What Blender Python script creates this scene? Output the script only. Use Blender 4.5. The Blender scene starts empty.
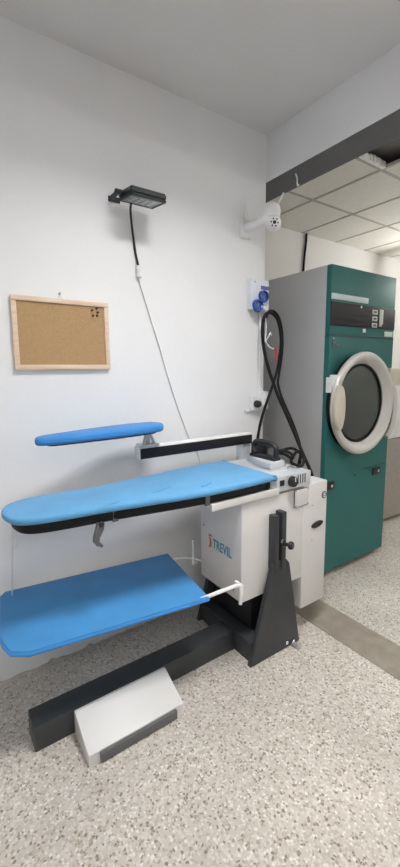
import bpy, bmesh, math, random
from mathutils import Vector, Matrix
random.seed(7)
S = bpy.context.scene
COL = S.collection

# ------------------------------------------------------------------ materials
def principled(name, col, rough=.5, metal=0., spec=.5):
    m = bpy.data.materials.new(name); m.use_nodes = True
    b = m.node_tree.nodes['Principled BSDF']
    b.inputs['Base Color'].default_value = (*col, 1)
    b.inputs['Roughness'].default_value = rough
    b.inputs['Metallic'].default_value = metal
    b.inputs['Specular IOR Level'].default_value = spec
    return m, m.node_tree.nodes, m.node_tree.links, b

def noisy(name, col, rough=.5, metal=0., var=.08, scale=12., bump=0., bscale=200., spec=.5):
    """paint, plastic, metal: base colour with faint mottling and a fine bump"""
    m, N, L, b = principled(name, col, rough, metal, spec)
    tc = N.new('ShaderNodeTexCoord')
    n = N.new('ShaderNodeTexNoise'); n.inputs['Scale'].default_value = scale; n.inputs['Detail'].default_value = 4
    L.new(tc.outputs['Object'], n.inputs['Vector'])
    r = N.new('ShaderNodeValToRGB')
    r.color_ramp.elements[0].position = .3; r.color_ramp.elements[1].position = .7
    r.color_ramp.elements[0].color = (*[c*(1-var) for c in col], 1)
    r.color_ramp.elements[1].color = (*[min(1, c*(1+var)) for c in col], 1)
    L.new(n.outputs['Fac'], r.inputs['Fac']); L.new(r.outputs['Color'], b.inputs['Base Color'])
    if bump:
        n2 = N.new('ShaderNodeTexNoise'); n2.inputs['Scale'].default_value = bscale; n2.inputs['Detail'].default_value = 3
        L.new(tc.outputs['Object'], n2.inputs['Vector'])
        bp = N.new('ShaderNodeBump'); bp.inputs['Strength'].default_value = bump; bp.inputs['Distance'].default_value = .004
        L.new(n2.outputs['Fac'], bp.inputs['Height']); L.new(bp.outputs['Normal'], b.inputs['Normal'])
    return m

def terrazzo(name):
    m, N, L, b = principled(name, (.5, .47, .42), .38)
    tc = N.new('ShaderNodeTexCoord')
    v = N.new('ShaderNodeTexVoronoi'); v.inputs['Scale'].default_value = 120; v.inputs['Randomness'].default_value = 1
    L.new(tc.outputs['Object'], v.inputs['Vector'])
    sp = N.new('ShaderNodeSeparateColor'); L.new(v.outputs['Color'], sp.inputs['Color'])
    r = N.new('ShaderNodeValToRGB'); r.color_ramp.interpolation = 'CONSTANT'
    cols = [(0, (.58, .535, .475)), (.34, (.67, .63, .58)), (.58, (.49, .44, .38)), (.74, (.77, .74, .70)), (.84, (.27, .22, .17)), (.92, (.40, .33, .26))]
    e = r.color_ramp.elements
    e[0].position, e[0].color = 0, (*cols[0][1], 1)
    e[1].position, e[1].color = cols[1][0], (*cols[1][1], 1)
    for p, c in cols[2:]:
        k = e.new(p); k.color = (*c, 1)
    L.new(sp.outputs[0], r.inputs['Fac'])
    ed = N.new('ShaderNodeTexVoronoi'); ed.feature = 'DISTANCE_TO_EDGE'; ed.inputs['Scale'].default_value = 120
    L.new(tc.outputs['Object'], ed.inputs['Vector'])
    mr = N.new('ShaderNodeMapRange'); mr.inputs['From Max'].default_value = .12
    L.new(ed.outputs['Distance'], mr.inputs['Value'])
    mx = N.new('ShaderNodeMix'); mx.data_type = 'RGBA'
    mx.inputs['A'].default_value = (.57, .525, .47, 1)
    L.new(mr.outputs['Result'], mx.inputs['Factor']); L.new(r.outputs['Color'], mx.inputs['B'])
    n = N.new('ShaderNodeTexNoise'); n.inputs['Scale'].default_value = 2.2; n.inputs['Detail'].default_value = 5
    L.new(tc.outputs['Object'], n.inputs['Vector'])
    mr2 = N.new('ShaderNodeMapRange'); mr2.inputs['From Min'].default_value = .3; mr2.inputs['From Max'].default_value = .7
    mr2.inputs['To Min'].default_value = .84; mr2.inputs['To Max'].default_value = 1.04
    L.new(n.outputs['Fac'], mr2.inputs['Value'])
    mu = N.new('ShaderNodeMix'); mu.data_type = 'RGBA'; mu.blend_type = 'MULTIPLY'; mu.inputs['Factor'].default_value = 1
    L.new(mx.outputs['Result'], mu.inputs['A']); L.new(mr2.outputs['Result'], mu.inputs['B'])
    L.new(mu.outputs['Result'], b.inputs['Base Color'])
    return m

def cork(name):
    m, N, L, b = principled(name, (.42, .27, .13), .9)
    tc = N.new('ShaderNodeTexCoord')
    n = N.new('ShaderNodeTexNoise'); n.inputs['Scale'].default_value = 130; n.inputs['Detail'].default_value = 6
    L.new(tc.outputs['Object'], n.inputs['Vector'])
    r = N.new('ShaderNodeValToRGB')
    r.color_ramp.elements[0].position = .32; r.color_ramp.elements[0].color = (.41, .26, .13, 1)
    r.color_ramp.elements[1].position = .62; r.color_ramp.elements[1].color = (.46, .30, .155, 1)
    L.new(n.outputs['Fac'], r.inputs['Fac']); L.new(r.outputs['Color'], b.inputs['Base Color'])
    return m

def wood(name):
    m, N, L, b = principled(name, (.7, .5, .33), .5)
    tc = N.new('ShaderNodeTexCoord'); mp = N.new('ShaderNodeMapping'); mp.inputs['Scale'].default_value = (3, 40, 40)
    L.new(tc.outputs['Object'], mp.inputs['Vector'])
    n = N.new('ShaderNodeTexNoise'); n.inputs['Scale'].default_value = 3; n.inputs['Detail'].default_value = 5
    L.new(mp.outputs['Vector'], n.inputs['Vector'])
    r = N.new('ShaderNodeValToRGB')
    r.color_ramp.elements[0].position = .3; r.color_ramp.elements[0].color = (.70, .53, .39, 1)
    r.color_ramp.elements[1].position = .7; r.color_ramp.elements[1].color = (.79, .63, .49, 1)
    L.new(n.outputs['Fac'], r.inputs['Fac']); L.new(r.outputs['Color'], b.inputs['Base Color'])
    return m

def cloth(name, col):
    m, N, L, b = principled(name, col, .75, 0, .3)
    b.inputs['Sheen Weight'].default_value = .15
    tc = N.new('ShaderNodeTexCoord')
    w = N.new('ShaderNodeTexWave'); w.inputs['Scale'].default_value = 260; w.inputs['Distortion'].default_value = 1
    L.new(tc.outputs['Object'], w.inputs['Vector'])
    n = N.new('ShaderNodeTexNoise'); n.inputs['Scale'].default_value = 9; n.inputs['Detail'].default_value = 3
    L.new(tc.outputs['Object'], n.inputs['Vector'])
    r = N.new('ShaderNodeValToRGB')
    r.color_ramp.elements[0].position = .3; r.color_ramp.elements[0].color = (*[c*.93 for c in col], 1)
    r.color_ramp.elements[1].position = .7; r.color_ramp.elements[1].color = (*[c*1.05 for c in col], 1)
    L.new(n.outputs['Fac'], r.inputs['Fac']); L.new(r.outputs['Color'], b.inputs['Base Color'])
    ad = N.new('ShaderNodeMath'); ad.operation = 'MULTIPLY_ADD'; ad.inputs[1].default_value = 6
    L.new(n.outputs['Fac'], ad.inputs[0]); L.new(w.outputs['Fac'], ad.inputs[2])
    bp = N.new('ShaderNodeBump'); bp.inputs['Strength'].default_value = .18; bp.inputs['Distance'].default_value = .003
    L.new(ad.outputs[0], bp.inputs['Height']); L.new(bp.outputs['Normal'], b.inputs['Normal'])
    return m

def emit(name, col, s):
    m = bpy.data.materials.new(name); m.use_nodes = True
    N = m.node_tree.nodes; N.remove(N['Principled BSDF'])
    e = N.new('ShaderNodeEmission'); e.inputs['Color'].default_value = (*col, 1); e.inputs['Strength'].default_value = s
    m.node_tree.links.new(e.outputs[0], N['Material Output'].inputs['Surface'])
    return m

def glass(name):
    m = bpy.data.materials.new(name); m.use_nodes = True
    N, L = m.node_tree.nodes, m.node_tree.links
    N.remove(N['Principled BSDF'])
    t = N.new('ShaderNodeBsdfTransparent'); t.inputs['Color'].default_value = (.62, .66, .64, 1)
    g = N.new('ShaderNodeBsdfGlossy'); g.inputs['Roughness'].default_value = .02; g.inputs['Color'].default_value = (.9, .95, .93, 1)
    f = N.new('ShaderNodeLayerWeight'); f.inputs['Blend'].default_value = .5
    p = N.new('ShaderNodeMath'); p.operation = 'POWER'; p.inputs[1].default_value = 3.5
    ma = N.new('ShaderNodeMath'); ma.operation = 'MULTIPLY_ADD'; ma.inputs[1].default_value = .8; ma.inputs[2].default_value = .07
    L.new(f.outputs['Facing'], p.inputs[0]); L.new(p.outputs[0], ma.inputs[0])
    x = N.new('ShaderNodeMixShader')
    L.new(ma.outputs[0], x.inputs[0]); L.new(t.outputs[0], x.inputs[1]); L.new(g.outputs[0], x.inputs[2])
    L.new(x.outputs[0], N['Material Output'].inputs['Surface'])
    return m

M = dict(
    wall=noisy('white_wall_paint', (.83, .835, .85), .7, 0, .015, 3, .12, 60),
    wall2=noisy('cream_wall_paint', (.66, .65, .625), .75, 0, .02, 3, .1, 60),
    ceil=noisy('ceiling_paint', (.72, .72, .72), .8, 0, .02, 3),
    tile=noisy('mineral_ceiling_tile', (.70, .69, .63), .9, 0, .03, 30, .3, 250),
    tbar=noisy('ceiling_grid_bar', (.42, .41, .37), .6),
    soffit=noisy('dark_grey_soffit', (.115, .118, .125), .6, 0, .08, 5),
    plenum=noisy('dusty_plenum', (.30, .29, .29), .9, 0, .2, 6),
    torn=noisy('torn_tile_edge', (.85, .85, .82), .9, 0, .1, 40, .6, 90),
    floor=terrazzo('terrazzo_chips'),
    cement=noisy('cement_patch', (.29, .255, .21), .75, 0, .14, 14, .25, 120),
    filler=noisy('rough_cement_edge', (.50, .46, .40), .9, 0, .2, 30, .5, 90),
    cork=cork('cork_grain'), wood=wood('pale_wood'),
    blue=cloth('blue_ironing_cloth', (.115, .355, .63)),
    blue2=cloth('deep_blue_sleeve_cloth', (.045, .24, .60)),
    blue3=cloth('blue_tray_cloth', (.055, .27, .60)),
    black=noisy('black_plastic', (.012, .012, .014), .45),
    rubber=noisy('black_rubber', (.008, .008, .009), .7, spec=.25),
    pan=noisy('black_enamel_pan', (.008, .009, .011), .6, spec=.25),
    iron_grey=noisy('dark_grey_enamel', (.036, .040, .044), .45, 0, .1, 10, .1, 150),
    cream=noisy('white_machine_enamel', (.70, .69, .68), .4, 0, .02, 8, .05, 90),
    white=noisy('white_plastic', (.80, .80, .80), .4),
    steel=noisy('grey_steel', (.52, .53, .54), .35, .6, .06, 20),
    lsteel=noisy('light_grey_metal', (.62, .65, .69), .4, .25, .05, 15),
    chrome=noisy('polished_steel', (.75, .75, .76), .15, 1., .04, 20),
    grey=noisy('mid_grey_plastic', (.12, .12, .125), .5),
    dgrey=noisy('floodlight_housing', (.022, .027, .030), .45),
    reflector=noisy('floodlight_reflector', (.42, .44, .45), .3, .3, .15, 60),
    teal=noisy('teal_green_enamel', (.027, .142, .135), .45, 0, .05, 3, .05, 90, .25),
    dside=noisy('grey_dryer_side', (.43, .43, .435), .4, 0, .03, 5, .08, 60),
    ring=noisy('pale_door_ring', (.60, .585, .56), .38, .1, .03, 8),
    pad=noisy('beige_door_grip', (.60, .55, .46), .5),
    panel=noisy('black_control_panel', (.014, .012, .015), .5, spec=.25),
    strip=noisy('pale_name_strip', (.50, .60, .62), .4),
    btn=noisy('pale_button', (.55, .58, .56), .4),
    drum=noisy('drum_steel', (.20, .21, .21), .35, .6, .15, 12),
    socket=noisy('blue_socket', (.02, .07, .33), .4),
    lblue=noisy('blue_label', (.10, .13, .42), .5),
    plate=noisy('pale_blue_white_plastic', (.76, .79, .86), .35),
    cyan=noisy('cyan_lettering', (.035, .33, .45), .5),
    red=noisy('red_lettering', (.60, .16, .11), .5),
    redw=noisy('red_wire', (.45, .03, .05), .5),
    stain=noisy('brushed_stainless', (.40, .37, .345), .42, .55, .08, 25),
    mint=noisy('pale_green_sticker', (.60, .76, .66), .5),
    glass=glass('tinted_door_glass'),
    lampglass=noisy('floodlight_glass', (.36, .38, .39), .12, 0, .25, 45),
)

# ------------------------------------------------------------------ mesh helpers
def smooth_path(pts, n=10):
    P = [Vector(p) for p in pts]
    if len(P) < 3: return P
    out = []
    for i in range(len(P)-1):
        p0 = P[max(i-1, 0)]; p1 = P[i]; p2 = P[i+1]; p3 = P[min(i+2, len(P)-1)]
        for k in range(n):
            t = k/n
            out.append(.5*((2*p1)+(-p0+p2)*t+(2*p0-5*p1+4*p2-p3)*t*t+(-p0+3*p1-3*p2+p3)*t**3))
    out.append(P[-1]); return out

def closed_curve(pts, n=6):
    P = [Vector(p) for p in pts]; m = len(P); out = []
    for i in range(m):
        p0, p1, p2, p3 = P[i-1], P[i], P[(i+1) % m], P[(i+2) % m]
        for k in range(n):
            t = k/n
            out.append(.5*((2*p1)+(-p0+p2)*t+(2*p0-5*p1+4*p2-p3)*t*t+(-p0+3*p1-3*p2+p3)*t**3))
    return out

class MB:
    def __init__(s): s.bm = bmesh.new()
    def box(s, x0, x1, y0, y1, z0, z1, bev=0., rot=None, seg=2):
        t = bmesh.new(); bmesh.ops.create_cube(t, size=1)
        c = Vector(((x0+x1)/2, (y0+y1)/2, (z0+z1)/2))
        for v in t.verts: v.co = Vector((v.co.x*(x1-x0), v.co.y*(y1-y0), v.co.z*(z1-z0)))
        if bev: bmesh.ops.bevel(t, geom=t.edges[:], offset=bev, segments=seg, profile=.6, affect='EDGES')
        R = rot if rot is not None else Matrix.Identity(3)
        for v in t.verts: v.co = R @ v.co + c
        s.merge(t); return s
    def merge(s, t):
        me = bpy.data.meshes.new('tmp'); t.to_mesh(me); t.free(); s.bm.from_mesh(me); bpy.data.meshes.remove(me)
    def prism(s, pts, axis, a, b, bev=0., seg=3, bev_top_only=False):
        """pts: 2-D polygon; axis 'x','y','z' = extrusion axis between a and b"""
        t = bmesh.new()
        def to(p, h):
            if axis == 'z': return Vector((p[0], p[1], h))
            if axis == 'y': return Vector((p[0], h, p[1]))
            return Vector((h, p[0], p[1]))
        A = [t.verts.new(to(p, a)) for p in pts]; B = [t.verts.new(to(p, b)) for p in pts]
        n = len(pts)
        fa = t.faces.new(A); fb = t.faces.new(B)
        for i in range(n): t.faces.new((A[i], A[(i+1) % n], B[(i+1) % n], B[i]))
        bmesh.ops.recalc_face_normals(t, faces=t.faces[:])
        if bev:
            ed = list(fb.edges) + ([] if bev_top_only else list(fa.edges))
            bmesh.ops.bevel(t, geom=ed, offset=bev, segments=seg, profile=.5, affect='EDGES')
        s.merge(t); return s
    def tube(s, pts, r, n=10, smooth=True, sub=10):
        P = smooth_path(pts, sub) if smooth else [Vector(p) for p in pts]
        t = bmesh.new(); rings = []
        up = Vector((.31, .53, .79)).normalized()
        T0 = (P[1]-P[0]).normalized(); u = T0.cross(up).normalized()
        for i, p in enumerate(P):
            T = (P[min(i+1, len(P)-1)]-P[max(i-1, 0)]).normalized()
            u = (u - T*u.dot(T)).normalized(); w = T.cross(u)
            rr = r(i/(len(P)-1)) if callable(r) else r
            rings.append([t.verts.new(p+(u*math.cos(2*math.pi*k/n)+w*math.sin(2*math.pi*k/n))*rr) for k in range(n)])
        for a, b in zip(rings, rings[1:]):
            for k in range(n): t.faces.new((a[k], a[(k+1) % n], b[(k+1) % n], b[k]))
        t.faces.new(rings[0]); t.faces.new(rings[-1])
        bmesh.ops.recalc_face_normals(t, faces=t.faces[:])
        s.merge(t); return s
    def lathe(s, prof, c, axis=(0, 0, 1), n=32, close=False):
        """prof: (radius, height along axis) pairs, from centre c"""
        t = bmesh.new(); ax = Vector(axis).normalized()
        q = Vector((0, 0, 1)).rotation_difference(ax).to_matrix(); c = Vector(c); rings = []
        for r, h in prof:
            if r < 1e-6: rings.append([t.verts.new(c+ax*h)])
            else: rings.append([t.verts.new(c+q @ Vector((r*math.cos(2*math.pi*k/n), r*math.sin(2*math.pi*k/n), h))) for k in range(n)])
        pr = list(zip(rings, rings[1:]))
        if close: pr.append((rings[-1], rings[0]))
        for a, b in pr:
            if len(a) == 1 and len(b) == 1: continue
            for k in range(n):
                k2 = (k+1) % n
                if len(a) == 1: t.faces.new((a[0], b[k2], b[k]))
                elif len(b) == 1: t.faces.new((a[k], a[k2], b[0]))
                else: t.faces.new((a[k], a[k2], b[k2], b[k]))
        bmesh.ops.recalc_face_normals(t, faces=t.faces[:])
        s.merge(t); return s
    def cyl(s, c, axis, r, h, bev=.0, n=24):
        b = bev
        pr = [(0, 0), (r-b, 0), (r, b), (r, h-b), (r-b, h), (0, h)] if b else [(0, 0), (r, 0), (r, h), (0, h)]
        return s.lathe(pr, c, axis, n)
    def ball(s, c, r, n=20, sz=1.):
        return s.lathe([(r*math.sin(math.pi*k/12), -r*sz*math.cos(math.pi*k/12)) for k in range(13)], c, (0, 0, 1), n)
    def build(s, name, mat, parent=None, smooth=True, label=None):
        me = bpy.data.meshes.new(name)
        s.bm.to_mesh(me); s.bm.free()
        if smooth:
            for p in me.polygons: p.use_smooth = True
            try: me.set_sharp_from_angle(angle=math.radians(35))
            except Exception: pass
        me.materials.append(mat)
        o = bpy.data.objects.new(name, me); COL.objects.link(o)
        if parent is not None:
            o.parent = parent
            bl = base_of(parent)
            for v in me.vertices: v.co -= bl
        if label: o['label'] = label
        return o

BASE = {}
def base_of(o):
    v = Vector((0, 0, 0))
    while o is not None:
        v += o.location; o = o.parent
    return v
def thing(name, label, cat, loc, group=None):
    o = bpy.data.objects.new(name, None); COL.objects.link(o); o.location = loc
    o.empty_display_size = .05
    o['label'] = label; o['category'] = cat
    if group: o['group'] = group
    return o
def tag(o, label, cat, group=None):
    o['label'] = label; o['category'] = cat
    if group: o['group'] = group
    # origin into the mesh
    me = o.data; c = sum((v.co for v in me.vertices), Vector())/len(me.vertices)
    for v in me.vertices: v.co -= c
    o.location = c
    return o
def struct(mb, name, mat, parent=None):
    o = mb.build(name, mat, parent, smooth=False)
    if parent is None: o['kind'] = 'structure'
    return o

# ------------------------------------------------------------------ setting
WY, WX = 1.84, 1.757           # face of the white wall, its free end
XL, XR, YB, YF = -1.7, 5.2, 2.86, -2.7
CZ, RZ = 2.75, 2.75
struct(MB().box(XL-.1, XR+.1, YF-.1, YB+.1, -.1, 0), 'floor', M['floor'])
struct(MB().box(XL-.1, WX, WY, YB+.1, 0, CZ), 'wall_left', M['wall'])
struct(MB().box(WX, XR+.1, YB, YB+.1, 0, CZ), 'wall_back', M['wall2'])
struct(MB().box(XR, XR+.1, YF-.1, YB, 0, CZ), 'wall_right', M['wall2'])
struct(MB().box(XL-.1, XL, YF-.1, WY, 0, CZ), 'wall_side', M['wall'])
struct(MB().box(XL, XR, YF-.1, YF, 0, CZ), 'wall_rear', M['wall'])
KX, KY, KH = .88, .62, .31      # well round the ceiling light, added to keep the wall top dim
mb = MB()
mb.box(XL-.1, KX-KH, YF-.1, YB+.1, CZ, CZ+.1); mb.box(KX+KH, 1.95, YF-.1, YB+.1, CZ, CZ+.1)
mb.box(KX-KH, KX+KH, YF-.1, KY-KH, CZ, CZ+.1); mb.box(KX-KH, KX+KH, KY+KH, YB+.1, CZ, CZ+.1)
struct(mb, 'ceiling', M['ceil'])
# suspended ceiling of the far room, one tile left out
hx0, hx1, hy0, hy1 = 2.165, 2.70, 1.105, 1.692
mb = MB()
mb.box(1.95, hx0, YF-.1, YB+.1, RZ, RZ+.02); mb.box(hx1, XR+.1, YF-.1, YB+.1, RZ, RZ+.02)
mb.box(hx0, hx1, YF-.1, hy0, RZ, RZ+.02); mb.box(hx0, hx1, hy1, YB+.1, RZ, RZ+.02)
tc = struct(mb, 'ceiling', M['tile'])
mb = MB()
x = 2.70-.535
while x < XR: mb.box(x-.011, x+.011, YF, YB, RZ-.004, RZ+.003); x += .535
y = 1.692-.587*7
while y < YB: mb.box(1.95, XR, y-.011, y+.011, RZ-.005, RZ+.002); y += .587
struct(mb, 'trim_1', M['tbar'])
mb = MB()       # plenum over the missing tile
mb.box(hx0-.3, hx1+.3, hy0-.3, hy1+.3, CZ+.1, CZ+.15)
mb.box(hx0-.35, hx0-.3, hy0-.3, hy1+.3, RZ+.02, CZ+.15); mb.box(hx1+.3, hx1+.35, hy0-.3, hy1+.3, RZ+.02, CZ+.15)
mb.box(hx0-.3, hx1+.3, hy0-.35, hy0-.3, RZ+.02, CZ+.15); mb.box(hx0-.3, hx1+.3, hy1+.3, hy1+.35, RZ+.02, CZ+.15)
struct(mb, 'trim_2', M['plenum'])
mb = MB()       # ragged edge of the broken tile
for i in range(17):
    xx = 2.43+.25*i/16
    mb.box(xx-.012, xx+.012, hy1-.03-.014*random.random(), hy1-.010, RZ-.006, RZ+.03+.01*random.random(), .004)
struct(mb, 'trim_3', M['torn'])
bm_ = struct(MB().box(WX, 1.95, YF, YB, 2.492, CZ), 'trim_4', M['wall'])
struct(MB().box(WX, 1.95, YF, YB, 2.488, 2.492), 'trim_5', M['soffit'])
struct(MB().box(1.645, 1.860, -2.6, 2.3, 0, .0025), 'trim_6', M['cement'])
# ragged cement at the foot of the wall
t = bmesh.new(); prev = None
for i in range(150):
    xx = XL+.01+(WX-.02-XL)*i/149
    h = .006+.008*random.random()**2+(.012 if random.random() > .95 else 0); d = .014+.008*random.random()
    cur = [t.verts.new((xx, WY-.0005, h)), t.verts.new((xx, WY-.008, h*.9)), t.verts.new((xx, WY-d, 0))]
    if prev:
        for k in range(2): t.faces.new((prev[k], cur[k], cur[k+1], prev[k+1]))
    prev = cur
mb = MB(); mb.merge(t); struct(mb, 'baseboard_left', M['filler'])

# ------------------------------------------------------------------ lamps: main ceiling light plus added fill lights
def ceiling_light(x, y, z, s, label):  # unseen fill panels, added to raise the general room light
    t = thing('ceiling_light', label, 'ceiling light', (x, y, z), 'square ceiling lights')
    mb = MB(); h = s/2
    for a in ((-h, h, -h, -h+.025), (-h, h, h-.025, h), (-h, -h+.025, -h+.025, h-.025), (h-.025, h, -h+.025, h-.025)):
        mb.box(x+a[0], x+a[1], y+a[2], y+a[3], z-.03, z, .003)
    mb.build('frame', M['white'], t)
    MB().box(x-h+.025, x+h-.025, y-h+.025, y+h-.025, z-.022, z-.012).build('diffuser', FILL_LAMP, t)
FILL_LAMP = emit('fill_diffuser', (1., .985, .97), 12.)
LAMP_KEY = emit('lamp_diffuser_bright', (1., .985, .97), 60.)
FILL_GLOW = emit('fill_tube_glow', (1., .985, .955), 108.)
t = thing('ceiling_light', 'square ceiling light in an added deep well that dims the wall top', 'ceiling light', (KX, KY, CZ), 'square ceiling lights')
mb = MB(); g = .30  # invented depth, cuts the light off the upper wall
for a in ((-KH, KH, -KH, -KH+.012), (-KH, KH, KH-.012, KH), (-KH, -KH+.012, -KH+.012, KH-.012), (KH-.012, KH, -KH+.012, KH-.012)):
    mb.box(KX+a[0], KX+a[1], KY+a[2], KY+a[3], CZ-.006, CZ+g)
mb.box(KX-KH, KX+KH, KY-KH, KY+KH, CZ+g, CZ+g+.02)
mb.build('housing', M['grey'], t, False)
MB().box(KX-KH+.02, KX+KH-.02, KY-KH+.02, KY+KH-.02, CZ+g-.012, CZ+g-.002).build('diffuser', LAMP_KEY, t)
ceiling_light(-.2, -1.2, CZ, .62, 'added unseen fill light on the ceiling behind the viewer')
ceiling_light(-1.1, -.9, CZ, .62, 'added unseen fill light on the ceiling left of the ironing machine')
def fill_tube(x, y, z, ln, label):  # unseen tubes added to brighten the far ceiling and back wall
    t = thing('fill_tube', label, 'added fill light', (x, y, z), 'added unseen fill tubes')
    MB().box(x-.02, x+.02, y-ln/2, y+ln/2, z+.05, z+.075, .004).build('batten', M['white'], t)
    for q in (-1, 1):
        MB().box(x-.018, x+.018, y+q*ln/2-.015, y+q*ln/2+.015, z-.018, z+.05, .004).build('lamp_holder', M['white'], t)
        MB().cyl((x, y+q*ln*.35, z+.07), (0, 0, 1), .004, RZ-z-.07, 0, 8).build('hanger', M['steel'], t)
    MB().cyl((x, y-ln/2+.015, z), (0, 1, 0), .016, ln-.03, 0, 16).build('tube', FILL_GLOW, t)
fill_tube(4.6, 1.8, 2.36, 1.3, 'added unseen fill tube near the far right wall beyond the green dryer')
fill_tube(4.3, -1.1, 2.45, 1.5, 'added unseen fill tube across the aisle in front of the green dryer')

# ------------------------------------------------------------------ cork board
t = thing('cork_board', 'cork notice board in a pale wooden frame hanging on the white wall', 'notice board', (.525, WY, 1.41))
x0, x1, z0, z1 = .313, .735, 1.405, 1.713
MB().box(x0+.015, x1-.015, WY-.012, WY-.002, z0+.015, z1-.015).build('cork_panel', M['cork'], t)
mb = MB(); w = .021
mb.box(x0, x1, WY-.02, WY, z1-w, z1, .003); mb.box(x0, x1, WY-.02, WY, z0, z0+w, .003)
mb.box(x0, x0+w, WY-.0195, WY, z0+w, z1-w, .003); mb.box(x1-w, x1, WY-.0195, WY, z0+w, z1-w, .003)
mb.build('frame', M['wood'], t)
MB().cyl((.518, WY, 1.737), (0, -1, 0), .005, .012, .001, 12).tube([(.508, WY-.004, 1.712), (.518, WY-.006, 1.733), (.528, WY-.004, 1.712)], .0012, 6, False).build('hanger', M['steel'], t)
pins = [(.657, 1.674, 'upper left of the five'), (.679, 1.684, 'topmost of the five'), (.684, 1.666, 'second from the top on the right'),
        (.660, 1.650, 'lower left of the five'), (.680, 1.651, 'lower right of the five')]
proto = None
for px, pz, wh in pins:
    if proto is None:
        p = thing('push_pin', '', 'push pin', (px, WY-.012, pz), 'push pins on the cork board')
        MB().lathe([(0, 0), (.0045, 0), (.0045, .0015), (.003, .003), (.0025, .008), (.0042, .010), (.0042, .012), (0, .012)], (px, WY-.012, pz), (0, -1, 0), 14).build('pin_head', M['black'], p)
        proto = p
    else:
        p = proto.copy(); COL.objects.link(p); p.location = (px, WY-.012, pz)
        for ch in list(proto.children):
            c = ch.copy(); COL.objects.link(c); c.parent = p
    p['label'] = 'small dark push pin on the cork board, ' + wh

# ------------------------------------------------------------------ floodlight on the wall
t = thing('floodlight', 'black rectangular floodlight tilted downwards on the upper white wall, unlit', 'floodlight', (.86, WY, 2.20))
A = Vector((.765, 1.655, 2.115)); ux = Vector((1, 0, 0)); uy = Vector((0, .13, .016)).normalized(); un = ux.cross(uy)
R = Matrix((ux, uy, un)).transposed(); cen = Vector((.876, 1.716, 2.176))
def slab(mb, hx, hy, z0, z1, bev, dx=0, dy=0):
    k = bmesh.new(); bmesh.ops.create_cube(k, size=1)
    for v in k.verts: v.co = Vector((v.co.x*2*hx+dx, v.co.y*2*hy+dy, (v.co.z+.5)*(z1-z0)+z0))
    if bev: bmesh.ops.bevel(k, geom=k.edges[:], offset=bev, segments=2, affect='EDGES')
    for v in k.verts: v.co = R @ v.co + cen
    mb.merge(k); return mb
mb = MB(); slab(mb, .088, .068, -.012, .016, .006)
mb.build('housing', M['dgrey'], t)
mb = MB()
slab(mb, .088, .007, -.022, -.010, .003, 0, .061); slab(mb, .088, .007, -.022, -.010, .003, 0, -.061)
slab(mb, .008, .068, -.0222, -.0102, .003, .080, 0); slab(mb, .008, .068, -.0222, -.0102, .003, -.080, 0)
mb.build('lens_frame', M['dgrey'], t)
gl = slab(MB(), .074, .056, -.020, -.011, 0).build('glass', M['lampglass'], t, label='grey glass of the unlit floodlight')
mb = MB()
for i in range(4):
    for j in range(3): slab(mb, .009, .008, -.0212, -.0195, .001, -.045+.03*i, -.026+.026*j)
mb.build('led_chip', M['reflector'], gl)
mb = MB()
mb.box(.765, .779, 1.74, WY, 2.176, 2.194, .004); mb.box(.762, .82, WY-.006, WY, 2.174, 2.198, .002)
mb.build('bracket', M['dgrey'], t)
MB().cyl((.757, 1.745, 2.185), (1, 0, 0), .011, .038, .003).build('bolt', M['black'], t)
# its cord
t = thing('extension_lead', 'floodlight cord running down the white wall, black above and white below', 'cord', (.90, WY, 1.85))
MB().tube([(.845, 1.765, 2.172), (.855, 1.80, 2.14), (.872, 1.826, 2.08), (.882, 1.831, 2.02), (.890, 1.831, 1.96), (.903, 1.831, 1.905)], .0055).build('lamp_lead', M['black'], t, label='black upper lead')
MB().box(.889, .917, WY-.026, WY-.001, 1.85, 1.905, .006).box(.897, .909, WY-.028, WY-.022, 1.868, 1.886, .002).build('connector', M['white'], t, label='white connector block')
MB().tube([(.905, 1.833, 1.855), (.912, 1.834, 1.82), (.945, 1.835, 1.72), (1.01, 1.835, 1.527), (1.062, 1.835, 1.36), (1.113, 1.835, 1.21), (1.188, 1.835, 1.026), (1.25, 1.834, .914), (1.27, 1.834, .80)], .0045).build('flex', M['white'], t, label='white lower cord')

# ------------------------------------------------------------------ dome camera
t = thing('security_camera', 'white dome security camera on a bracket at the end of the white wall', 'camera', (1.62, WY, 2.21))
cx, cy, cz = 1.672, 1.705, 2.262
MB().box(1.55, 1.63, WY-.02, WY+.002, 2.15, 2.25, .008).tube([(1.59, WY-.01, 2.20), (1.60, 1.78, 2.205), (1.63, 1.73, 2.225), (1.655, 1.71, 2.24)], .026, 14).build('wall_bracket', M['white'], t)
MB().lathe([(0, .055), (.03, .052), (.047, .035), (.052, .012), (.050, -.012), (.046, -.022), (0, -.022)], (cx, cy, cz), (0, 0, 1), 28).build('dome_body', M['white'], t)
hb = MB().ball((cx+.004, cy-.012, cz-.055), .044).build('camera_head', M['white'], t)
d = Vector((-.55, -.78, -.18)).normalized(); hc = Vector((cx+.004, cy-.012, cz-.055))
fp = MB().lathe([(0, .047), (.018, .046), (.026, .040), (.028, .034), (0, .034)], hc, d, 24).build('face_plate', M['white'], hb)
MB().cyl(hc+d*.045, d, .0095, .006, .001, 18).build('lens', M['black'], hb, label='black round lens')
mb = MB(); q = Vector((0, 0, 1)).rotation_difference(d).to_matrix()
for k in range(6):
    a = k*math.pi/3+.3; mb.cyl(hc+d*.0415+q @ Vector((.019*math.cos(a), .019*math.sin(a), 0)), d, .0045, .005, 0, 10)
mb.build('infrared_leds', M['black'], hb)
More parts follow.
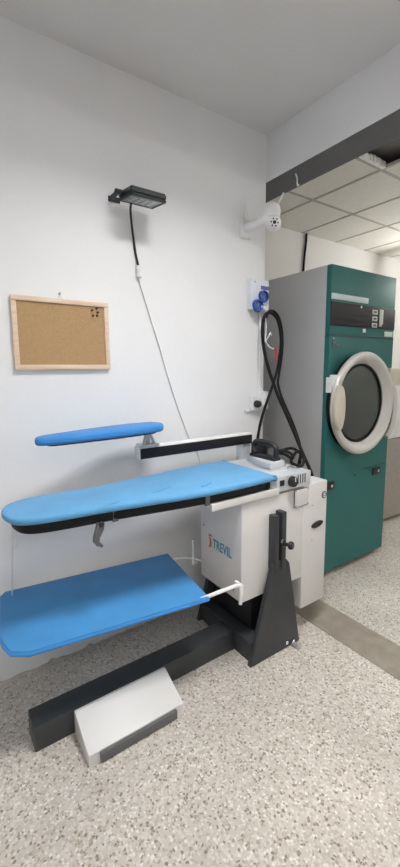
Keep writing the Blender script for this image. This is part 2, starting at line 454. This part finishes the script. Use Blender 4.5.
for k, (a, b) in enumerate((((cx+.03, cy, cz+.035), (cx+.085, cy-.01, cz+.125)), ((1.575, 1.80, 2.235), (1.555, 1.79, 2.345)))):
    MB().tube([a, b], lambda f: .0075-.003*f, 10, False).build('antenna', M['white'], t)

# ------------------------------------------------------------------ sockets and cables on the wall
t = thing('socket_panel', 'pale panel with two round blue sockets at the end of the white wall', 'socket panel', (1.68, WY, 1.75))
MB().box(1.615, 1.752, WY-.045, WY, 1.752, 1.925, .006).build('back_plate', M['plate'], t)
for sx, sz, r in ((1.700, 1.828, .036), (1.655, 1.772, .038)):
    k = MB().lathe([(r, 0), (r, .014), (r*.9, .02), (r*.78, .02), (r*.74, .008), (0, .008)], (sx, WY-.045, sz), (0, -1, 0), 28).build('socket', M['socket'], t)
    mb = MB()
    for a in (0, 2.1, 4.2): mb.cyl((sx+r*.4*math.cos(a), WY-.052, sz+r*.4*math.sin(a)), (0, -1, 0), .004, .003, 0, 10)
    mb.build('contacts', M['black'], k)
MB().box(1.685, 1.748, WY-.047, WY-.044, 1.868, 1.890).build('blue_label', M['lblue'], t)
MB().cyl((1.637, WY-.045, 1.907), (0, -1, 0), .006, .003).build('screw', M['steel'], t)
mb = MB().tube([(1.684, WY-.052, 1.768), (1.70, WY-.062, 1.757), (1.718, WY-.058, 1.738)], .009, 12)
mb.build('plug', M['plate'], t)
t = tag(MB().tube([(1.712, 1.826, 1.755), (1.712, 1.831, 1.60), (1.718, 1.831, 1.42), (1.722, 1.831, 1.26)], .008).build('conduit', M['white']), 'white vertical conduit between the blue sockets and the lower outlet', 'conduit')
t = thing('wall_outlet', 'white double wall outlet low at the wall end above the black rail', 'outlet', (1.69, WY, 1.19))
MB().box(1.640, 1.700, WY-.03, WY, 1.145, 1.235, .005).build('faceplate', M['white'], t)
MB().box(1.703, 1.755, WY-.05, WY, 1.150, 1.262, .006).build('outlet_box', M['white'], t)
for zz in (1.175, 1.228): MB().cyl((1.729, WY-.05, zz), (0, -1, 0), .016, .004, .001).build('outlet_socket', M['plate'], t)
MB().box(1.60, 1.64, WY-.012, WY, 1.135, 1.15, .003).build('ledge', M['white'], t)
t = thing('power_plug', 'black round plug with grey cord in the white outlet at the wall end', 'plug', (1.672, WY-.03, 1.185))
MB().lathe([(0, .034), (.014, .034), (.021, .026), (.023, .010), (.023, 0), (0, 0)], (1.672, WY-.03, 1.185), (0, -1, 0), 24).build('plug_body', M['black'], t)
MB().tube([(1.68, WY-.058, 1.18), (1.715, WY-.06, 1.165), (1.72, WY-.045, 1.10), (1.70, WY-.04, 1.04), (1.66, WY-.05, .985), (1.655, WY-.06, .93)], .005).build('plug_cord', M['lsteel'], t, label='grey plug cord')

def cable(name, pts, r, mat, label, cat='cable', group='black cables hanging at the wall end'):
    return tag(MB().tube(pts, r, 10).build(name, mat), label, cat, group)
# loop hung by the sockets, then falling to the machine
cable('power_cable', [(1.734, 1.750, 1.739), (1.681, 1.745, 1.720), (1.653, 1.740, 1.672), (1.646, 1.735, 1.591), (1.659, 1.730, 1.499), (1.674, 1.715, 1.411), (1.698, 1.695, 1.322), (1.719, 1.665, 1.227), (1.734, 1.620, 1.135), (1.742, 1.570, 1.044), (1.745, 1.520, 0.956), (1.738, 1.460, 0.875), (1.715, 1.405, .825), (1.708, 1.395, .808)], .0095, M['rubber'],
      'thickest black cable from the loop under the blue sockets to the machine')
cable('power_cable', [(1.713, 1.795, 1.681), (1.732, 1.790, 1.729), (1.769, 1.785, 1.734), (1.808, 1.780, 1.703), (1.830, 1.775, 1.638), (1.836, 1.770, 1.558), (1.815, 1.760, 1.472), (1.785, 1.750, 1.386), (1.747, 1.745, 1.302), (1.700, 1.735, 1.225), (1.663, 1.735, 1.144), (1.634, 1.735, 1.063), (1.62, 1.74, .97), (1.61, 1.735, .90), (1.605, 1.735, .75)], .0085, M['rubber'],
      'black cable falling straight from the loop to behind the iron')
cable('power_cable', [(1.749, 1.815, 1.709), (1.768, 1.810, 1.749), (1.801, 1.800, 1.750), (1.840, 1.795, 1.713), (1.864, 1.790, 1.634), (1.866, 1.785, 1.542), (1.845, 1.775, 1.442), (1.819, 1.765, 1.367), (1.791, 1.745, 1.306), (1.792, 1.710, 1.221), (1.794, 1.660, 1.139), (1.790, 1.600, 1.047), (1.782, 1.550, 0.956), (1.755, 1.52, .885), (1.708, 1.485, .835), (1.698, 1.475, .808)], .0075, M['rubber'],
      'black cable on the right side of the loop, dropping outermost to the machine')
cable('wire', [(1.716, 1.785, 1.704), (1.712, 1.775, 1.632), (1.704, 1.770, 1.572), (1.735, 1.77, 1.533), (1.768, 1.765, 1.521)], .0045, M['lsteel'], 'pale grey wire inside the black cable loop', 'wire', 'thin wires in the cable loop')
cable('wire', [(1.770, 1.765, 1.520), (1.786, 1.762, 1.515), (1.790, 1.760, 1.485), (1.784, 1.758, 1.45)], .006, M['redw'], 'short red wire inside the black cable loop', 'wire', 'thin wires in the cable loop')
cable('wire', [(1.695, 1.765, 1.562), (1.722, 1.765, 1.592), (1.738, 1.765, 1.615), (1.748, 1.765, 1.60)], .0035, M['lsteel'], 'curled pale wire end across the black cable loop', 'wire', 'thin wires in the cable loop')
tag(MB().tube([(3.29, YB-.012, 2.75), (3.28, YB-.016, 2.66), (3.262, YB-.014, 2.5), (3.255, YB-.012, 2.3), (3.25, YB-.012, 1.9)], .011).build('ceiling_cable', M['rubber']), 'black cable dropping from the tiled ceiling behind the green dryer', 'cable')
tag(MB().tube([(1.81, 1.66, 2.491), (1.83, 1.665, 2.472), (1.87, 1.70, 2.466), (1.91, 1.73, 2.474), (1.93, 1.735, 2.491)], .0045).build('wire_stub', M['lsteel']), 'short grey wire looped on the dark underside of the beam', 'wire')

# ------------------------------------------------------------------ ironing machine
T = thing('ironing_table', 'white and dark grey vacuum ironing machine with blue cloth boards', 'ironing table', (1.35, 1.45, 0))
front = [(1.318, 1.300), (1.300, 1.285), (1.264, 1.280), (1.089, 1.274), (.885, 1.286), (.673, 1.320), (.522, 1.345), (.343, 1.366), (.255, 1.385), (.209, 1.413), (.188, 1.455)]
back = [(.180, 1.515), (.190, 1.565), (.218, 1.604), (.272, 1.630), (.333, 1.637), (.44, 1.632), (.557, 1.625), (.727, 1.638), (.902, 1.660), (1.098, 1.682), (1.221, 1.682), (1.300, 1.674), (1.316, 1.655)]
outl = [tuple(p[:2]) for p in closed_curve([(*p, 0) for p in front+back], 4)]
bc = MB().prism(outl, 'z', .876, .903, .011, 4).build('board_cover', M['blue'], T, label='long light blue board cover')
for pts in ([(.50, 1.357, .903), (.545, 1.362, .9045), (.565, 1.372, .9045)], [(.93, 1.34, .9035), (.99, 1.36, .905), (1.02, 1.40, .9035)], [(.72, 1.39, .9035), (.80, 1.41, .905), (.86, 1.45, .9035)]):
    MB().tube(pts, .0025, 6).build('crease', M['blue'], bc)
ci = Vector((.75, 1.47))
pan = []
for p in outl:
    v = Vector(p); d = ci-v
    pan.append((v.x+d.x*.05, v.y+d.y*.10))
MB().prism(pan, 'z', .836, .880, .012, 3, False).build('board_pan', M['pan'], T, label='black pan under the blue board')
for cxx, cyy, sl in ((.545, 1.352, .02), (.93, 1.290, .012)):
    mb = MB(); mb.box(cxx-.011, cxx+.011, cyy+.005, cyy+.022, .832, .878, .002)
    mb.build('clip', M['grey'], T)
lv = MB().prism([(.474, .845), (.500, .838), (.497, .815), (.480, .785), (.478, .768), (.492, .752), (.487, .745), (.466, .757), (.456, .772), (.458, .79)], 'y', 1.352, 1.372, .004, 2).build('release_lever', M['grey'], T, label='grey lever hanging under the board')
MB().cyl((.486, 1.347, .836), (0, 1, 0), .010, .03, .002, 16).build('pivot', M['black'], lv)
# cabinet
cab = MB().box(1.12, 1.545, 1.30, 1.63, .315, .80, .010).build('cabinet', M['cream'], T)
MB().box(.945, 1.345, 1.288, 1.30, .803, .836, .004).build('support_rail', M['cream'], T, label='white rail under the blue board')
MB().box(.945, 1.345, 1.300, 1.60, .806, .834, .003).build('board_support', M['cream'], T)
MB().box(.985, 1.03, 1.42, 1.45, .79, .836, .006).build('drain_fitting', M['black'], T)
bo = MB().box(1.53, 1.718, 1.297, 1.56, .135, .812, .009).build('boiler_housing', M['cream'], T, label='white right-hand housing with slot handle')
MB().prism([(1.595+.5*.09*(1+math.cos(a))*1.0 + .0, .583+.017*math.sin(a)+.10*(.045*math.cos(a))) for a in [k*math.pi/10 for k in range(20)]], 'y', 1.290, 1.299, .002, 1).build('slot_handle', M['black'], bo, label='black slot handle')
badge = MB().cyl((1.690, 1.297, .735), (0, -1, 0), .020, .003, .001, 24).build('badge', M['grey'], bo, label='small round grey badge')
mb = MB()
for k in range(3): mb.box(1.682, 1.698, 1.292, 1.2945, .724+.009*k, .728+.009*k)
mb.build('badge_marks', M['white'], badge)
for ra, rb in ((1.60, .50), (1.60, .69)): MB().box(ra, ra+.006, 1.294, 1.299, rb, rb+.006).build('rivet', M['steel'], bo)
cp = MB().box(1.462, 1.560, 1.291, 1.299, .712, .798, .003).build('cover_plate', M['cream'], T, label='square white cover plate')
for a, b in ((1.466, .716), (1.556, .716), (1.466, .794), (1.556, .794)): MB().cyl((a, 1.292, b), (0, -1, 0), .003, .003, .001, 10).build('screw', M['grey'], cp)
mb = MB()
for a in ((1.459, 1.4625, .709, .801), (1.5595, 1.563, .709, .801)): mb.box(a[0], a[1], 1.2955, 1.2985, a[2], a[3])
for a in ((.709, .7125), (.7975, .801)): mb.box(1.459, 1.563, 1.2955, 1.2985, a[0], a[1])
mb.build('seam', M['grey'], cp)
# lettering on the left face
def lettering(body, size, mat, origin, xdir, zdir, depth, parent, name, label=None, sx=1., shear=0., bold=0.):
    cu = bpy.data.curves.new(name, 'FONT'); cu.body = body; cu.size = size; cu.extrude = depth; cu.shear = shear; cu.offset = bold
    o = bpy.data.objects.new(name+'_tmp', cu); COL.objects.link(o)
    bpy.context.view_layer.update()
    dg = bpy.context.evaluated_depsgraph_get()
    me = bpy.data.meshes.new_from_object(o.evaluated_get(dg))
    bpy.data.objects.remove(o); bpy.data.curves.remove(cu)
    xd = Vector(xdir); zd = Vector(zdir); nd = xd.cross(zd)
    bl = base_of(parent)
    for v in me.vertices: v.co = Vector(origin)+xd*v.co.x*sx+zd*v.co.y+nd*v.co.z - bl
    me.materials.clear(); me.materials.append(mat)
    ob = bpy.data.objects.new(name, me); COL.objects.link(ob); ob.parent = parent
    if label: ob['label'] = label
    return ob
lettering('TREVIL', .068, M['cyan'], (1.1195, 1.522, .510), (0, -1, 0), (0, 0, 1), .001, cab, 'logo_lettering', 'cyan maker lettering', .72, .05, .0012)
MB().prism([(1.560, .50), (1.535, .505), (1.530, .530), (1.540, .556), (1.552, .556), (1.545, .53), (1.548, .517)], 'x', 1.1185, 1.1205).prism([(1.556, .560), (1.530, .562), (1.528, .572), (1.556, .570)], 'x', 1.1185, 1.1205).build('logo_mark', M['red'], cab, label='small red logo mark')
MB().box(1.118, 1.1205, 1.595, 1.602, .60, .607).build('rivet', M['grey'], cab)
# control head with iron rest on top
hd = MB().box(1.332, 1.575, 1.292, 1.70, .812, .888, .006).build('control_head', M['lsteel'], T, label='grey metal control head and iron rest')
mb = MB()
for k in range(4): mb.box(1.475+.017*k, 1.481+.017*k, 1.2895, 1.293, .832, .878)
mb.build('vent_slots', M['grey'], hd)
MB().box(1.350, 1.378, 1.286, 1.293, .842, .870, .003).build('switch', M['black'], hd)
kn = MB().lathe([(0, .034), (.020, .034), (.026, .028), (.027, .010), (.020, .006), (.012, 0), (0, 0)], (1.422, 1.292, .857), (0, -1, 0), 24).build('knob', M['black'], hd, label='black control knob')
MB().box(1.420, 1.424, 1.256, 1.259, .86, .88).build('pointer', M['white'], kn)
# pedestal
def trap(y0, y1, name, label):
    return MB().prism([(1.146, 0), (1.483, 0), (1.395, .455), (1.378, .476), (1.305, .486), (1.285, .474)], 'y', y0, y1, .004, 2).build(name, M['iron_grey'], T, label=label)
trap(1.258, 1.285, 'pedestal_plate', 'dark grey trapezoid front plate')
trap(1.690, 1.717, 'pedestal_plate', 'dark grey trapezoid rear plate')
MB().box(1.165, 1.250, 1.285, 1.690, .0, .102, .006).build('side_foot', M['iron_grey'], T)
MB().box(1.385, 1.465, 1.285, 1.690, .0, .10, .006).build('side_foot', M['iron_grey'], T)
MB().box(1.250, 1.385, 1.30, 1.69, .01, .04, .003).build('floor_pan', M['black'], T)
MB().box(1.235, 1.42, 1.36, 1.66, .04, .315, .006).build('column', M['black'], T)
MB().box(.215, 1.165, 1.402, 1.505, 0, .102, .006).build('cross_foot', M['iron_grey'], T)
MB().box(.225, .24, 1.405, 1.502, .003, .099, .002).build('end_cap', M['black'], T)
ps = MB().box(1.288, 1.312, 1.252, 1.298, .44, .715, .003).box(1.332, 1.361, 1.252, 1.298, .44, .726, .003).box(1.310, 1.334, 1.285, 1.298, .44, .71).build('height_guide', M['iron_grey'], T)
ck = MB().lathe([(0, .05), (.015, .05), (.019, .044), (.019, .032), (.009, .026), (.009, 0), (0, 0)], (1.338, 1.25, .572), (.35, -.94, 0), 20).build('clamp_knob', M['black'], T)
MB().cyl((1.326, 1.254, .590), (0, -1, 0), .009, .014, .002, 16).build('washer_bolt', M['chrome'], ps)
for bx in (1.383, 1.430):
    MB().cyl((bx, 1.258, .034-(.012 if bx > 1.4 else 0)), (0, -1, 0), .010, .010, .002, 6).build('bolt', M['chrome'], T)
MB().box(1.418, 1.452, 1.215, 1.262, .002, .008, .002).cyl((1.435, 1.225, 0), (0, 0, 1), .014, .012, .002, 16).build('floor_tab', M['steel'], T)
# rail and sleeve board
rl = MB().box(.806, 1.525, 1.683, 1.735, .972, 1.034, .003).build('sleeve_arm', M['white'], T, label='long white arm with black front strip')
MB().box(.812, 1.520, 1.677, 1.6845, .976, 1.026, .002).build('arm_strip', M['panel'], rl, label='black strip on the arm')
MB().box(1.455, 1.515, 1.688, 1.742, .80, .974, .004).build('arm_post', M['lsteel'], T)
so = [(.325, 1.600), (.345, 1.567), (.42, 1.562), (.55, 1.566), (.69, 1.572), (.83, 1.590), (.895, 1.610), (.925, 1.66), (.922, 1.71), (.89, 1.742), (.80, 1.748), (.70, 1.735), (.58, 1.710), (.45, 1.672), (.36, 1.640)]
so = [tuple(p[:2]) for p in closed_curve([(*p, 0) for p in so], 5)]
sb = MB().prism(so, 'z', 1.112, 1.146, .012, 4).build('sleeve_board', M['blue2'], T, label='narrow blue sleeve board on the arm')
MB().prism([(x*.86+.09, y*.86+.23) for x, y in so], 'z', 1.106, 1.114, .002, 1).build('sleeve_base', M['black'], sb)
mb = MB().box(.815, .91, 1.67, 1.735, 1.034, 1.046, .003).tube([(.832, 1.69, 1.04), (.855, 1.69, 1.108)], .008, 8, False).tube([(.895, 1.69, 1.04), (.862, 1.69, 1.108)], .008, 8, False)
mb.cyl((.86, 1.70, 1.04), (0, 0, 1), .013, .068, .002, 14)
mb.build('swivel_bracket', M['steel'], T, label='grey swivel bracket under the sleeve board')
# cloth tray
Rr = Vector((.905, 1.258)); ex = Vector((-.9917, .1287)); ey = Vector((.1287, .9917))
L_, W_ = .785, .452
loc = [(0, 0), (L_-.085, .0), (L_-.03, .03), (L_-.008, .085), (L_, .13), (L_, W_-.03), (L_-.02, W_), (0, W_)]
tp = [tuple(Rr+ex*a+ey*b) for a, b in loc]
tr = MB().prism(tp, 'z', .434, .450, .005, 2).build('tray_cloth', M['blue3'], T, label='blue cloth tray under the board')
hem = MB().tube([(*(Rr+ex*a+ey*b), .437) for a, b in loc], .007, 8, False).build('hem', M['blue2'], tr)
def P3(a, b, z): v = Rr+ex*a+ey*b; return (v.x, v.y, z)
MB().tube([P3(.06, .010, .440), P3(-.03, .012, .446), P3(-.12, .016, .450), P3(-.155, .018, .448), P3(-.170, .022, .43), P3(-.172, .022, .352)], .0085, 12).build('tray_rod', M['white'], T, label='bent white rod at the front of the tray')
MB().box(1.080, 1.096, 1.256, 1.305, .385, .442, .004).build('rod_bracket', M['white'], T)
MB().tube([P3(.06, W_-.06, .440), P3(-.04, W_-.06, .440), P3(-.11, W_-.075, .425), P3(-.151, W_-.078, .405)], .006, 12).build('tray_rod', M['lsteel'], T, label='grey rod at the back of the tray')
MB().cyl((1.060, 1.612, .395), (0, 0, 1), .007, .13, .002, 12).build('tray_peg', M['lsteel'], T)
MB().box(1.085, 1.14, 1.305, 1.317, .388, .400, .002).build('tray_bracket', M['iron_grey'], T)
MB().box(1.06, 1.14, 1.610, 1.618, .40, .408, .002).build('tray_bracket', M['cream'], T)
MB().tube([(.215, 1.50, .845), (.212, 1.515, .80), (.214, 1.60, .66), (.222, 1.70, .54), (.225, 1.755, .448)], .0028, 8).build('hanging_wire', M['white'], T, label='thin white wire from board tip to tray')
MB().tube([(.216, 1.52, .80), (.228, 1.52, .775), (.220, 1.52, .755), (.210, 1.525, .765)], .002, 6).build('wire_curl', M['white'], T, label='curled white wire end under the board tip')

# ------------------------------------------------------------------ steam iron on the rest
t = thing('steam_iron', 'silver and black steam iron on the grey rest beside the blue board', 'iron', (1.455, 1.50, .888))
def ironp(hw, y0, y1, off=0):
    out = []
    for k in range(9): f = k/8; out.append((1.440-hw*min(1, (f*1.25)**.6 if f < .8 else 1), y1-(y1-y0)*f))
    return out+[(2*1.440-x, y) for x, y in out[::-1] if True]
def loop(hw, y0, y1):
    L = [(1.440-hw*math.sin(min(1, f*1.3)*math.pi/2), y1-(y1-y0)*f) for f in [k/10 for k in range(11)]]
    return L+[(2*1.440-x, y) for x, y in L[::-1][:-1]]
MB().prism(loop(.060, 1.385, 1.640), 'z', .888, .902, .003, 2).build('soleplate', M['chrome'], t)
MB().prism(loop(.052, 1.395, 1.615), 'z', .902, .934, .012, 3, True).build('heating_body', M['lsteel'], t, label='silver heating body')
MB().box(1.413, 1.468, 1.40, 1.58, .932, .950, .006).build('heat_shield', M['black'], t)
MB().tube([(1.440, 1.56, .95), (1.440, 1.575, .985), (1.440, 1.555, 1.012), (1.440, 1.50, 1.018), (1.440, 1.43, 1.012), (1.440, 1.405, .99), (1.440, 1.41, .95)], .014, 12).build('handle', M['black'], t)
MB().tube([(1.440, 1.41, .985), (1.47, 1.375, .985), (1.52, 1.37, .96), (1.57, 1.42, .925), (1.60, 1.50, .93), (1.575, 1.56, .93), (1.545, 1.58, .905)], .008, 10).build('steam_hose', M['rubber'], t, label='black steam hose')
t = thing('control_box', 'black electrical box behind the steam iron on the grey rest', 'box', (1.535, 1.60, .888))
MB().box(1.50, 1.57, 1.545, 1.665, .888, .985, .006).build('case', M['black'], t)
MB().box(1.515, 1.556, 1.541, 1.547, .915, .965, .003).build('cover', M['grey'], t)
cable('power_cable', [(1.57, 1.60, .93), (1.63, 1.58, .93), (1.665, 1.50, .955), (1.66, 1.42, .92), (1.60, 1.37, .895), (1.54, 1.36, .905), (1.555, 1.41, .915), (1.63, 1.44, .95), (1.70, 1.47, .93), (1.715, 1.50, .85), (1.70, 1.49, .81)], .008, M['rubber'],
      'black cable coiled beside the iron on top of the machine')

# ------------------------------------------------------------------ foot pedal
t = thing('foot_pedal', 'pale grey sheet metal foot pedal on the floor against the dark cross foot', 'pedal', (.57, 1.31, 0))
mb = MB().prism([(1.398, 0), (1.398, .100), (1.385, .104), (1.235, .045), (1.235, 0)], 'x', .36, .758, .004, 2)
mb.build('pedal_plate', M['cream'], t)
MB().box(.40, .72, 1.222, 1.236, .004, .040, .003).build('kick_edge', M['grey'], t)

# ------------------------------------------------------------------ green dryer
DX0, DX1, DY, DB, DT = 2.055, 2.768, 1.578, 2.42, 2.02
T = thing('tumble_dryer', 'tall teal green tumble dryer with a round glass door and grey sides', 'dryer', (2.40, 2.0, 0))
mb = MB()   # shell with an opening behind the door
mb.box(DX0, DX0+.02, DY+.035, DB, .045, DT, .003); mb.box(DX1-.02, DX1, DY+.035, DB, .045, DT, .003)
mb.box(DX0+.02, DX1-.02, DB-.02, DB, .045, DT); mb.box(DX0+.02, DX1-.02, DY+.035, DB-.02, DT-.02, DT); mb.box(DX0+.02, DX1-.02, DY+.035, DB-.02, .045, .065)
mb.build('casing', M['dside'], T)
MB().box(DX0+.03, DX1-.03, DY+.05, DB-.03, 0, .045).build('plinth', M['grey'], T)
MB().box(DX0, DX1, DY, DY+.034, 1.603, DT, .005).build('header_panel', M['teal'], T)
# middle panel with a round hole
CX, CZ_, RH = 2.362, 1.168, .262
t = bmesh.new(); n = 64; zb, zt = .043, 1.598
def sq(a):
    c, s = math.cos(a), math.sin(a)
    k = min([(DX1-CX)/c if c > 1e-9 else ((DX0-CX)/c if c < -1e-9 else 1e9), (zt-CZ_)/s if s > 1e-9 else ((zb-CZ_)/s if s < -1e-9 else 1e9)])
    return CX+c*k, CZ_+s*k
angs = sorted(set([2*math.pi*k/n for k in range(n)] + [math.atan2(zz-CZ_, xx-CX) % (2*math.pi) for xx in (DX0, DX1) for zz in (zb, zt)]))
rows = []
for a in angs:
    ox, oz = sq(a); ix, iz = CX+RH*math.cos(a), CZ_+RH*math.sin(a)
    rows.append([t.verts.new(v) for v in ((ox, DY, oz), (ix, DY, iz), (ix, DY+.034, iz), (ox, DY+.034, oz))])
for i in range(len(rows)):
    a, b = rows[i], rows[(i+1) % len(rows)]
    for k in range(4): t.faces.new((a[k], a[(k+1) % 4], b[(k+1) % 4], b[k]))
bmesh.ops.recalc_face_normals(t, faces=t.faces[:])
mb = MB(); mb.merge(t); mp = mb.build('door_panel', M['teal'], T)
MB().box(2.46, 2.745, DY-.0015, DY+.001, .698, .7015).build('lower_seam', M['panel'], mp)
MB().lathe([(.262, -.03), (.262, .45), (0, .45)], (CX, DY, CZ_), (0, 1, 0), 48).build('drum', M['drum'], T)
# door
dr = MB().lathe([(.290, .0), (.300, -.022), (.326, -.034), (.337, -.048), (.337, -.058), (.328, -.070), (.312, -.075), (.298, -.073), (.288, -.064), (.258, -.022), (.258, .0)], (CX, DY, CZ_), (0, 1, 0), 72, True).build('door_ring', M['ring'], T, label='pale round door ring')
MB().lathe([(.318, -.001), (.318, -.020), (.298, -.022), (.298, -.001)], (CX, DY, CZ_), (0, 1, 0), 64, True).build('shadow_seal', M['rubber'], dr, label='black seal standing in for the ring shadow')  # black band imitates the shadow round the back of the door ring
MB().lathe([(.261, -.026), (.245, -.030), (.243, -.018), (.261, -.014)], (CX, DY, CZ_), (0, 1, 0), 64, True).build('glass_gasket', M['rubber'], dr, label='black gasket round the glass')
MB().lathe([(.2445, -.022), (.15, -.026), (0, -.028), (0, -.022), (.15, -.020), (.2445, -.016)], (CX, DY, CZ_), (0, 1, 0), 48).build('door_glass', M['glass'], dr, label='round door glass')
pd = MB().prism([(2.066+.046*math.cos(a), 1.158+.140*math.sin(a)) for a in [k*math.pi/14 for k in range(28)]], 'y', DY-.100, DY-.062, .012, 3).build('door_grip', M['pad'], dr, label='beige oval door grip')
MB().box(2.035, 2.060, DY-.035, DY, 1.25, 1.345, .004).box(2.058, 2.098, DY-.05, DY-.004, 1.275, 1.315, .004).box(2.065, 2.090, DY-.05, DY-.004, 1.31, 1.36, .004).build('door_latch', M['white'], T, label='white door latch')
hg = MB().box(2.640, 2.775, DY-.066, DY, 1.275, 1.395, .004).build('door_hinge', M['pad'], T, label='beige hinge plate')
outer = [(2.745, 1.28), (2.775, 1.22), (2.790, 1.14), (2.785, 1.05), (2.755, .96), (2.70, .90)]
inner = [(2.66, .925), (2.70, .97), (2.728, 1.05), (2.735, 1.14), (2.722, 1.22), (2.70, 1.28)]
MB().prism([tuple(p[:2]) for p in smooth_path([(a, b, 0) for a, b in outer], 5)]+[tuple(p[:2]) for p in smooth_path([(a, b, 0) for a, b in inner], 5)], 'y', DY-.05, DY, .006, 2).build('hinge_arm', M['ring'], hg)
MB().prism([(2.690, 1.275), (2.712, 1.265), (2.724, 1.18), (2.722, 1.08), (2.700, 1.0), (2.686, 1.0), (2.70, 1.08), (2.702, 1.18)], 'y', DY-.052, DY-.002).build('hinge_slot_shade', M['grey'], hg)  # dark strip stands in for the shaded slot between arm and ring
# front fittings
def dbox(name, mat, x0, x1, z0, z1, d=.004, parent=None, label=None, bev=.001):
    return MB().box(x0, x1, DY-d, DY+.001, z0, z1, bev).build(name, mat, parent or T, label=label)
dbox('name_strip', M['strip'], 2.060, 2.440, 1.818, 1.853, label='pale strip above the control panel')
cpn = dbox('control_panel', M['panel'], 2.058, 2.766, 1.662, 1.803, .005, label='black control panel')
MB().box(2.058, 2.766, DY-.003, DY+.001, 1.598, 1.606).build('panel_gap', M['black'], T)
for k in range(3):
    bt = MB().box(2.487, 2.545, DY-.008, DY-.004, 1.755-.043*k, 1.785-.043*k, .001).build('button', M['btn'], cpn)
    MB().box(2.500, 2.532, DY-.0095, DY-.0075, 1.763-.043*k, 1.777-.043*k).build('button_symbol', M['grey'], bt)
MB().box(2.572, 2.615, DY-.008, DY-.004, 1.680, 1.792, .002).build('display_slot', M['btn'], cpn)
MB().box(2.600, 2.612, DY-.009, DY-.0075, 1.668, 1.694).build('key_slot', M['black'], cpn)
MB().cyl((2.362, DY-.004, 1.792), (0, -1, 0), .008, .003, .001, 14).build('indicator', M['white'], cpn)
dbox('sticker', M['mint'], 2.650, 2.748, 1.616, 1.650, .003, label='pale green sticker')
dbox('sticker', M['white'], 2.395, 2.425, 1.632, 1.656, .003, label='small white sticker')
mb = MB().prism([(2.085, 1.560), (2.100, 1.575), (2.115, 1.560), (2.108, 1.538), (2.092, 1.538)], 'y', DY-.004, DY).box(2.118, 2.150, DY-.004, DY, 1.538, 1.553)
mb.build('emblem', M['grey'], T)
for lx, lz, lab in ((2.636, .660, 'black latch at the lower right'), (2.105, .640, 'black latch at the lower left')):
    lk = dbox('panel_lock', M['black'], lx-.045, lx+.045, lz-.026, lz+.026, .010, None, lab, .003)
    MB().cyl((lx+.012, DY-.010, lz), (0, -1, 0), .011, .006, .001, 14).build('lock_core', M['chrome'], lk)
MB().cyl((2.381, DY+.001, .668), (0, -1, 0), .007, .004, .001, 12).build('keyhole', M['black'], T)
MB().cyl((2.095, DY+.001, 1.585), (0, -1, 0), .005, .004, .001, 12).build('screw', M['chrome'], T)

# ------------------------------------------------------------------ machine beyond the dryer
T = thing('washing_machine', 'stainless and white laundry machine partly hidden beyond the green dryer', 'washing machine', (3.5, 2.2, 0))
MB().box(3.02, 3.95, 1.88, 2.62, .035, .77, .006).build('lower_panel', M['stain'], T)
MB().box(3.05, 3.92, 1.93, 2.60, 0, .035).build('plinth', M['black'], T)
MB().box(3.02, 3.95, 1.885, 2.62, .774, 1.27, .006).build('upper_panel', M['white'], T, label='white upper panel')
MB().box(3.02, 3.95, 1.88, 2.62, 1.272, 1.37, .006).build('control_strip', M['grey'], T, label='grey control strip')

# ------------------------------------------------------------------ world, camera, view
w = bpy.data.worlds.new('World'); S.world = w; w.use_nodes = True
w.node_tree.nodes['Background'].inputs['Color'].default_value = (.8, .86, 1, 1)
w.node_tree.nodes['Background'].inputs['Strength'].default_value = .3

f, pit, yaw, rol = 394.4353, .137542285, .603159459, -.0085134927
cp_, sp_ = math.cos(pit), math.sin(pit)
Fv = Vector((math.sin(yaw)*cp_, math.cos(yaw)*cp_, -sp_)); r = Vector((math.cos(yaw), -math.sin(yaw), 0)); u = r.cross(Fv)
RR = r*math.cos(rol)+u*math.sin(rol); UU = -r*math.sin(rol)+u*math.cos(rol)
cd = bpy.data.cameras.new('Camera'); co = bpy.data.objects.new('Camera', cd); COL.objects.link(co)
co.matrix_world = Matrix(((RR.x, UU.x, -Fv.x, 0), (RR.y, UU.y, -Fv.y, 0), (RR.z, UU.z, -Fv.z, 1.4), (0, 0, 0, 1)))
cd.sensor_fit = 'VERTICAL'; cd.sensor_height = 36.; cd.lens = 36.*f/867
cd.shift_y = -(433.5-424)/867
cd.clip_start = .02
S.camera = co
S.view_settings.view_transform = 'Standard'; S.view_settings.look = 'None'
S.view_settings.gamma = 1; S.view_settings.use_curve_mapping = False
S.view_settings.exposure = 0
S.cycles.use_denoising = True
